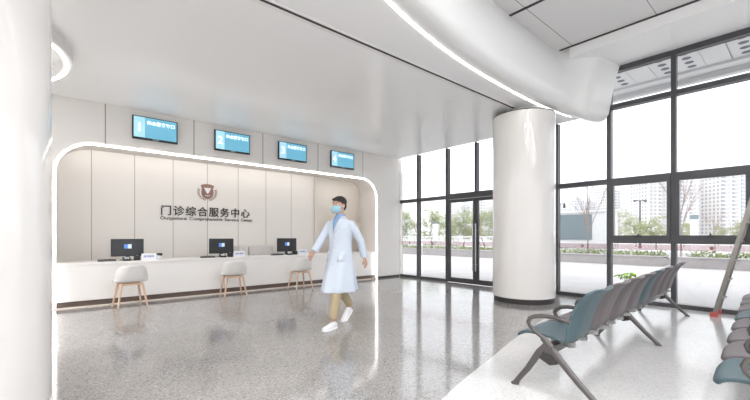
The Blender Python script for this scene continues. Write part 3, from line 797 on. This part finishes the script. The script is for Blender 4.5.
# coat
b = MB()
cr = [(0.455, 0.285, 0.225), (0.52, 0.27, 0.217), (0.70, 0.222, 0.20), (0.88, 0.168, 0.185), (1.02, 0.138, 0.168), (1.12, 0.132, 0.163), (1.22, 0.138, 0.172), (1.31, 0.136, 0.180), (1.375, 0.116, 0.166), (1.415, 0.095, 0.145), (1.445, 0.075, 0.095), (1.47, 0.066, 0.072)]
R = []
for z, rx, ry in cr:
    n = 40; fold = max(0, (0.95-z))*0.035
    R.append([(0.0+(rx+fold*math.cos(7*t+1.0))*math.cos(t)+(0.0 if z > 0.9 else (0.9-z)*0.03), (ry+fold*math.cos(7*t+1.0))*math.sin(t), z) for t in [2*PI*k/n for k in range(n)]])
b.rings(R)
def fore(a, b_, t): return tuple(a[i]+(b_[i]-a[i])*t for i in range(3))
for sh, el, wr in ((shL, elL, wrL), (shR, elR, wrR)):
    s_ = 1 if sh[1] > 0 else -1
    b.tube([(0, s_*0.10, 1.37), (sh[0], sh[1], sh[2]-0.015), fore(sh, el, 0.5), el, fore(el, wr, 0.5), fore(el, wr, 0.97)], [0.055, 0.060, 0.060, 0.054, 0.050, 0.046], 16)
coat = fused('coat', b, M_coat, pe, 0.010, 3)
# coat front: shirt V, lapels, placket, buttons, pocket
def front(u, z, lift=0.004):
    """point on the coat's front: u sideways (left +)"""
    for (z0, ax, ay), (z1, bx, by) in zip(cr[:-1], cr[1:]):
        if z0 <= z <= z1:
            t = (z-z0)/(z1-z0); rx = ax+(bx-ax)*t; ry = ay+(by-ay)*t; break
    return Vector(((rx+lift)*math.sqrt(max(0.02, 1-(u/ry)**2)), u, z))
def patch(name, m, rows, parent, th=0.004):
    b = MB(); b.rings(rows, closed=False); o = b.build(name, m, parent, smooth=True, fix=False)
    q = o.modifiers.new('t', 'SOLIDIFY'); q.thickness = th; q.offset = 0; return o
patch('shirt', M_shirt, [[front(u*w_, z, 0.003) for u in (-1, -0.5, 0, 0.5, 1)] for z, w_ in ((1.25, 0.003), (1.30, 0.016), (1.35, 0.030), (1.40, 0.042), (1.44, 0.050), (1.465, 0.054))], pe)
for s in (-1, 1):
    patch('lapel', M_coat, [[front(s*(w_+q*wd), z, 0.009) for q in (0, 0.5, 1)] for z, w_, wd in ((1.22, 0.0, 0.012), (1.28, 0.010, 0.045), (1.33, 0.024, 0.058), (1.375, 0.036, 0.055), (1.41, 0.044, 0.04), (1.455, 0.052, 0.015))], coat)
    patch('pocket', M_coat, [[front(s*u, z, 0.007+0.02*0) for u in (0.075, 0.10, 0.125, 0.15)] for z in (0.86, 0.90, 0.95, 1.0)], coat, 0.006)
b = MB(); b.lathe([(0.064, 1.455), (0.068, 1.475), (0.062, 1.497), (0.057, 1.497), (0.057, 1.46)], n=28, cap=False); b.build('shirt_collar', M_shirt, pe, smooth=True)
for z in (0.78, 0.90, 1.02, 1.14):
    MB().ell(front(0.012, z, 0.006), (0.004, 0.008, 0.008), 10, 6).build('button', M_paper, coat, smooth=True)
# trousers
b = MB()
b.tube([(0, 0.0, 0.80), (0, 0, 0.93)], [0.12, 0.13], 16)
for (hp, kn, an) in ((hipL, kneeL, ankL), (hipR, kneeR, ankR)):
    b.tube([hp, fore(hp, kn, 0.5), kn, fore(kn, an, 0.5), fore(kn, an, 0.93)], [0.098, 0.088, 0.070, 0.062, 0.058], 16)
fused('trousers', b, M_khaki, pe, 0.009, 2)
# shoes
def shoe(an, pitch):
    """an ankle position; pitch tips the heel up"""
    b = MB(); R = []
    for x, w_, h, z0 in ((-0.075, 0.022, 0.05, 0.012), (-0.06, 0.036, 0.085, 0), (-0.02, 0.040, 0.10, 0), (0.03, 0.040, 0.085, 0), (0.08, 0.045, 0.062, 0), (0.13, 0.046, 0.05, 0), (0.17, 0.036, 0.04, 0.002), (0.19, 0.016, 0.028, 0.008)):
        R.append([(x, w_*math.cos(t), z0+max(-0.0, 0)+h*0.5*(1+math.sin(t))) for t in [2*PI*k/16 for k in range(16)]])
    b.rings(R)
    s = MB(); out = [(-0.078, 0.0), (-0.065, 0.034), (-0.02, 0.042), (0.06, 0.045), (0.12, 0.049), (0.17, 0.038), (0.195, 0.0)]
    poly = out+[(x, -y) for x, y in out[-2:0:-1]]
    s.prism(poly, -0.006, 0.018, lambda u, v, w_: (u, v, w_))
    piv = Vector((0.125, 0, 0))
    M_ = Matrix.Translation((an[0]-0.0, an[1], 0.007)) @ Matrix.Translation(piv) @ Matrix.Rotation(pitch, 4, 'Y') @ Matrix.Translation(-piv)
    o = b.build('shoe', M_shoe, pe, smooth=True); o.data.transform(M_); o.modifiers.new('s', 'SUBSURF').render_levels = 1
    q = s.build('sole', M_paper, o); q.data.transform(M_)
    return M_
shoe(ankL, math.radians(-2)); shoe((ankR[0]+0.015, ankR[1], 0), math.radians(38))
# ------------------------------------------------------------------ outside
structure(MB().box(XW+0.0, 900, -500, 900, -0.12, -0.02).build('ground', M_pave)) 
structure(MB().box(-300, XW, -500, YF, -0.12, -0.02).build('ground', M_pave))
structure(MB().box(23.5, 34, -200, 300, -0.02, -0.01).build('road', M_road))
# entrance canopy
cn = empty('entrance_canopy', (XW, 0, 4.5)); tag(cn, 'white canopy with perforated soffit panels outside the upper windows', 'canopy')
MB().box(0.15, 2.15, -8, 9, 0.06, 0.3).build('deck', M_kiosk, cn)
MB().box(2.05, 2.2, -8, 9, -0.16, 0.3).build('fascia', M_kiosk, cn)
M_hole = mat('soffit_hole', rgb(120, 126, 132), 0.7); M_panel = mat('soffit_white', rgb(250, 250, 250), 0.6)
y = 4.34
while y > -7:
    b = MB(); b.box(0.16, 1.75, y-0.76, y-0.01, 0.0, 0.05); b.cur = 1
    for i in range(6):
        for j in range(2): b.lathe([(0.07, -0.002), (0.07, 0.004)], c=(0.32+i*0.25, y-0.20-j*0.37, 0), n=20)
    b.build('perforated_panel', [M_panel, M_hole], cn)
    MB().box(0.16, 1.75, y-1.12, y-0.77, 0.0, 0.05).build('plain_panel', M_panel, cn)
    y -= 1.13
MB().box(1.76, 2.05, -8, 9, -0.05, 0.06).build('edge_beam', M_panel, cn)

# planter walls
def leafy(b, c, r, n, s, rnd):
    for _ in range(n):
        v = Vector((rnd.gauss(0, 1), rnd.gauss(0, 1), rnd.gauss(0, 1))).normalized()*(rnd.random()**0.4)
        p = Vector(c)+Vector((v.x*r[0], v.y*r[1], v.z*r[2]))
        a = Vector((rnd.gauss(0, 1), rnd.gauss(0, 1), rnd.gauss(0, 1))).normalized(); q = a.orthogonal().normalized()
        i = len(b.v); z = s*rnd.uniform(0.6, 1.3)
        b.v += [p-a*z, p+q*z*0.6, p+a*z, p-q*z*0.6]; b.face((i, i+1, i+2, i+3))
M_joint = M_stone
rnd = random.Random(3)
segs = ((-4.0, 3.4, 'low stone planter wall seen through the panes beyond the ladder'), (3.9, 10.2, 'low stone planter wall in front of the grey hoarding'), (11.0, 30.0, 'low stone planter wall seen through the glass doors'))
for k, (y0, y1, lab) in enumerate(segs):
    p = empty('planter', (18.6, (y0+y1)/2, -0.02)); tag(p, lab, 'planter', 'stone planters across the forecourt'); hl = (y1-y0)/2
    MB().box(-0.25, 0.15, -hl, hl, 0, 0.36).build('wall', M_stone, p)
    MB().box(-0.29, 0.19, -hl-0.03, hl+0.03, 0.36, 0.41).build('coping', M_kiosk if False else M_stone, p, bevel=0.01)
    MB().box(0.15, 1.6, -hl, hl, 0, 0.30).build('bed', M_stone, p); MB().box(0.2, 1.5, -hl+0.1, hl-0.1, 0.30, 0.33).build('soil', M_soil, p)
    h = MB()
    for q in range(int(hl*2/0.45)):
        leafy(h, (0.9, -hl+0.25+q*0.45, 0.42), (0.55, 0.34, 0.17+0.12*rnd.random()), 150, 0.05, rnd)
    o = h.build('hedge', M_hedge, fix=False, loc=(18.6, (y0+y1)/2, -0.02))
    tag(o, ['low green hedge behind the planter wall beyond the ladder', 'low green hedge at the foot of the grey hoarding', 'low green hedge behind the planter wall beyond the glass doors'][k], 'hedge', 'hedges in the planters')
# hoarding with grey panel
hd = empty('hoarding', (21.2, 8.75, -0.02)); tag(hd, 'white boundary hoarding with a large grey panel across the forecourt', 'hoarding')
MB().box(0, 0.2, -2.45, 3.0, 0, 2.45).build('wall', M_kiosk, hd)
MB().box(-0.1, 0.3, -2.55, 3.1, 2.45, 2.56).build('coping', M_kiosk, hd)
MB().box(-0.04, 0.0, -1.35, 0.5, 1.02, 2.36).build('panel', M_kpanel, hd)
# white railing beyond the doors
rl2 = empty('railing', (22.6, 25, -0.02)); tag(rl2, 'white street railing beyond the glass doors', 'railing')
b = MB(); b.box(-0.03, 0.03, -13, 13, 1.12, 1.2); b.box(-0.03, 0.03, -13, 13, 0.2, 0.26); b.build('rail', M_kiosk, rl2)
b = MB()
for k in range(105): b.box(-0.012, 0.012, -13+k*0.25, -12.97+k*0.25, 0.26, 1.12)
b.build('baluster', M_kiosk, rl2); 
for k in range(9):
    MB().box(-0.05, 0.05, -13.05+k*3.25, -12.95+k*3.25, 0, 1.28).build('post', M_kiosk, rl2)

# trees
def branch(b, tips, p, d, L, r, depth, rnd, spread=0.55):
    n = 3; pts = [p]; q = p; dd = d
    for i in range(n):
        dd = (dd+Vector((rnd.gauss(0, .12), rnd.gauss(0, .12), rnd.gauss(0, .06)+0.03))).normalized(); q = q+dd*L/n; pts.append(q)
    b.tube(pts, [r, r*0.88, r*0.76, r*0.62], 6)
    if depth == 0: tips.append(q); return
    for k in range(3 if depth > 1 else 4):
        an = rnd.random()*2*PI; o = dd.orthogonal().normalized(); o = Matrix.Rotation(an, 3, dd) @ o
        start = pts[rnd.choice((1, 2, 3, 3))] if depth < 3 else pts[rnd.choice((2, 3))]
        branch(b, tips, start, (dd+o*rnd.uniform(spread*0.6, spread*1.5)).normalized(), L*rnd.uniform(0.55, 0.8), r*0.55, depth-1, rnd, spread)
def tree(loc, h, kind, label, seed, cat='tree', width=1.0):
    rn = random.Random(seed); e = empty('bare_tree' if kind == 'bare' else 'leafy_tree', loc); tag(e, label, cat, 'trees beyond the forecourt')
    b = MB(); tips = []
    if kind == 'bare':
        b.tube([(0, 0, 0), (0.01*h, 0, h*0.06), (0, 0, h*0.13)], [h*0.010, h*0.0085, h*0.0075], 8)
        b.tube([(0, 0, h*0.13), (0, 0.01*h, h*0.5), (0.01*h, 0, h*0.95)], [h*0.007, h*0.0045, h*0.0012], 6)
        for k in range(5):
            an = k*2.5+rn.random(); dv = Vector((math.cos(an)*0.45*width, math.sin(an)*0.45*width, 1)).normalized()
            branch(b, tips, Vector((0, 0, h*(0.12+0.07*k))), dv, h*(0.36-0.03*k), h*0.0042, 2, rn, 0.35*width)
    else: branch(b, tips, Vector((0, 0, 0)), Vector((0, 0, 1)), h*0.36, h*0.012, 3, rn, 0.6*width)
    b.build('trunk', M_bare if kind == 'bare' else M_bark, e, smooth=True)
    if kind != 'bare':
        f = MB(); dn = 1.0 if kind == 'leafy' else 0.55
        for t in tips: leafy(f, t, (h*0.09*width, h*0.09*width, h*0.075), int(22*dn), h*0.016, rn)
        for t in range(34):
            u = rn.uniform(0, 2*PI); rr = 0.30*h*width*math.sqrt(rn.random()); zz = h*rn.uniform(0.22, 0.88)
            rr *= math.sin(PI*min(1, max(0.1, (zz/h-0.05)/0.95)))**0.6
            leafy(f, (rr*math.cos(u), rr*math.sin(u), zz), (h*0.11, h*0.11, h*0.09), int(64*dn), h*0.017, rn)
        f.build('foliage', M_foliage if kind == 'leafy' else M_foliage2, e, fix=False)
def tf(px, d): v = far(px, d); return (v.x, v.y, -0.02)
tree(tf(588, 17.9), 5.0, 'bare', 'thin bare tree with a forked trunk in front of the grey hoarding panel', 11, width=0.6)
TL = [(401, 36, 4.0, 'leafy', 'green tree at the left end of the glass wall beside the alcove wall'), (432, 34, 4.3, 'leafy', 'rounded green tree seen through the pane left of the glass doors'),
      (414, 46, 4.6, 'loose', 'pale thin tree behind the railing near the leftmost mullion'), (446, 40, 3.9, 'leafy', 'green tree behind the mullion left of the glass doors'),
      (463, 34, 4.2, 'leafy', 'green tree seen through the left leaf of the glass doors'), (485, 38, 4.2, 'leafy', 'green tree seen through the right leaf of the glass doors'),
      (473, 48, 4.8, 'loose', 'pale taller tree behind the pull handle of the glass doors'),
      (617, 32, 4.0, 'loose', 'loose pale green tree left of the double lamp post'), (606, 50, 3.4, 'leafy', 'low green tree right of the hoarding, behind the window mullion'), (656, 34, 3.4, 'leafy', 'wide rounded olive tree right of the double lamp post'),
      (636, 42, 3.7, 'leafy', 'low green tree just behind the double lamp post'), (684, 40, 2.9, 'leafy', 'low green bush-like tree left of the white pillar sign'), (571, 60, 5.6, 'leafy', 'green treetop showing over the hoarding'),
      (718, 44, 2.7, 'leafy', 'low dark green tree behind the bare shrub-like tree'), (741, 38, 2.9, 'leafy', 'low green tree beside the ladder top')]
for i, (px, d, h, kd, lab) in enumerate(TL): tree(tf(px, d), h, kd, lab, 20+i, width=1.25 if 'wide' in lab else 1.0)
tree(tf(715, 33), 4.3, 'bare', 'wide bare shrub-like tree right of the white pillar sign', 51, width=1.3)
tree(tf(731, 36), 3.8, 'bare', 'smaller bare tree at the far right beside the ladder', 52, width=1.2)
tree(tf(681, 22), 6.2, 'bare', 'slender bare tree reaching above the transom by the right mullion', 53, width=0.4)
# street furniture
lp = empty('lamp_post', tf(640, 40)); tag(lp, 'dark street lamp post with two short arms', 'lamp post')
MB().tube([(0, 0, 0), (0, 0, 5.0)], [0.11, 0.08], 10).build('pole', M_lamp, lp, smooth=True)
for s in (-1, 1):
    MB().tube([(0, 0, 4.9), (0.2*s, -0.17*s, 5.0), (0.35*s, -0.3*s, 4.95)], 0.05, 8).build('arm', M_lamp, lp, smooth=True)
    MB().ell((0.42*s, -0.36*s, 4.95), (0.17, 0.17, 0.12)).build('lamp_head', M_lamp, lp, smooth=True)
ps = empty('pillar_sign', tf(694, 30), 0.6); tag(ps, 'white pillar sign with a grey top beyond the window', 'sign pillar')
MB().box(-0.12, 0.12, -0.2, 0.2, 0, 2.55).build('shaft', M_kiosk, ps); MB().box(-0.15, 0.15, -0.24, 0.24, 2.55, 2.9).build('cap', M_kpanel, ps)
ps = empty('pillar_sign', tf(435.5, 27)); tag(ps, 'slim white pillar sign seen through the pane left of the glass doors', 'sign pillar')
MB().box(-0.12, 0.12, -0.16, 0.16, 0, 2.1).build('shaft', M_kiosk, ps); MB().box(-0.14, 0.14, -0.18, 0.18, 2.1, 2.2).build('cap', M_kpanel, ps)
tl = empty('traffic_light', tf(549, 45)); tag(tl, 'traffic light on a long arm just right of the round column', 'traffic light')
MB().tube([(0, 0, 0), (0, 0, 5.0)], 0.1, 8).build('pole', M_lamp, tl, smooth=True)
MB().tube([(0, 0, 4.9), (1.4, -1.2, 5.1)], 0.06, 8).build('arm', M_lamp, tl, smooth=True)
MB().box(1.3, 1.5, -1.3, -1.1, 4.55, 5.15).build('signal_head', M_black, tl, bevel=0.03)

# far towers
TW = [(557, 572, 208, 380, 0), (575, 585, 200, 420, 1), (588, 604, 204, 430, 0), (607, 623, 190, 400, 2), (625, 633, 196, 460, 1), (633, 647, 187, 330, 0), (648, 669, 180, 300, 2), (668, 679, 176, 380, 1), (680, 699, 178, 290, 2), (700, 722, 174, 315, 0), (723, 741, 172, 285, 2), (742, 764, 170, 300, 1),
      (449, 459, 206, 420, 0), (462, 470, 203, 440, 1), (475, 486, 201, 400, 2), (488, 500, 205, 430, 0), (400, 408, 214, 460, 1)]
base = [(rgb(238, 236, 234), rgb(172, 179, 190)), (rgb(232, 234, 238), rgb(190, 197, 207)), (rgb(236, 231, 226), rgb(166, 173, 184))]  # wall and window colours kept pale: distance haze is painted into them
TMS = [tower_mat('hazy_tower_facade_%d' % i, a, c, 2.6+0.4*i, 3.0, 0.5, 0.55) for i, (a, c) in enumerate(base)]
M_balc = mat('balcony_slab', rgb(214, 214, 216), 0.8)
posn = ['over the hoarding at its left', 'over the middle of the hoarding', 'over the right end of the hoarding', 'just right of the second window mullion', 'narrow, left of the double lamp post', 'behind the double lamp post', 'above the wide olive tree', 'behind the mullion left of the big sash', 'above the white pillar sign', 'in the middle of the right sash window', 'above the bare shrub-like tree', 'at the right edge behind the ladder',
        'above the trees at the left edge of the glass doors', 'seen in the left door leaf', 'above the door pull handle', 'seen in the right door leaf', 'at the far left end of the glass wall']
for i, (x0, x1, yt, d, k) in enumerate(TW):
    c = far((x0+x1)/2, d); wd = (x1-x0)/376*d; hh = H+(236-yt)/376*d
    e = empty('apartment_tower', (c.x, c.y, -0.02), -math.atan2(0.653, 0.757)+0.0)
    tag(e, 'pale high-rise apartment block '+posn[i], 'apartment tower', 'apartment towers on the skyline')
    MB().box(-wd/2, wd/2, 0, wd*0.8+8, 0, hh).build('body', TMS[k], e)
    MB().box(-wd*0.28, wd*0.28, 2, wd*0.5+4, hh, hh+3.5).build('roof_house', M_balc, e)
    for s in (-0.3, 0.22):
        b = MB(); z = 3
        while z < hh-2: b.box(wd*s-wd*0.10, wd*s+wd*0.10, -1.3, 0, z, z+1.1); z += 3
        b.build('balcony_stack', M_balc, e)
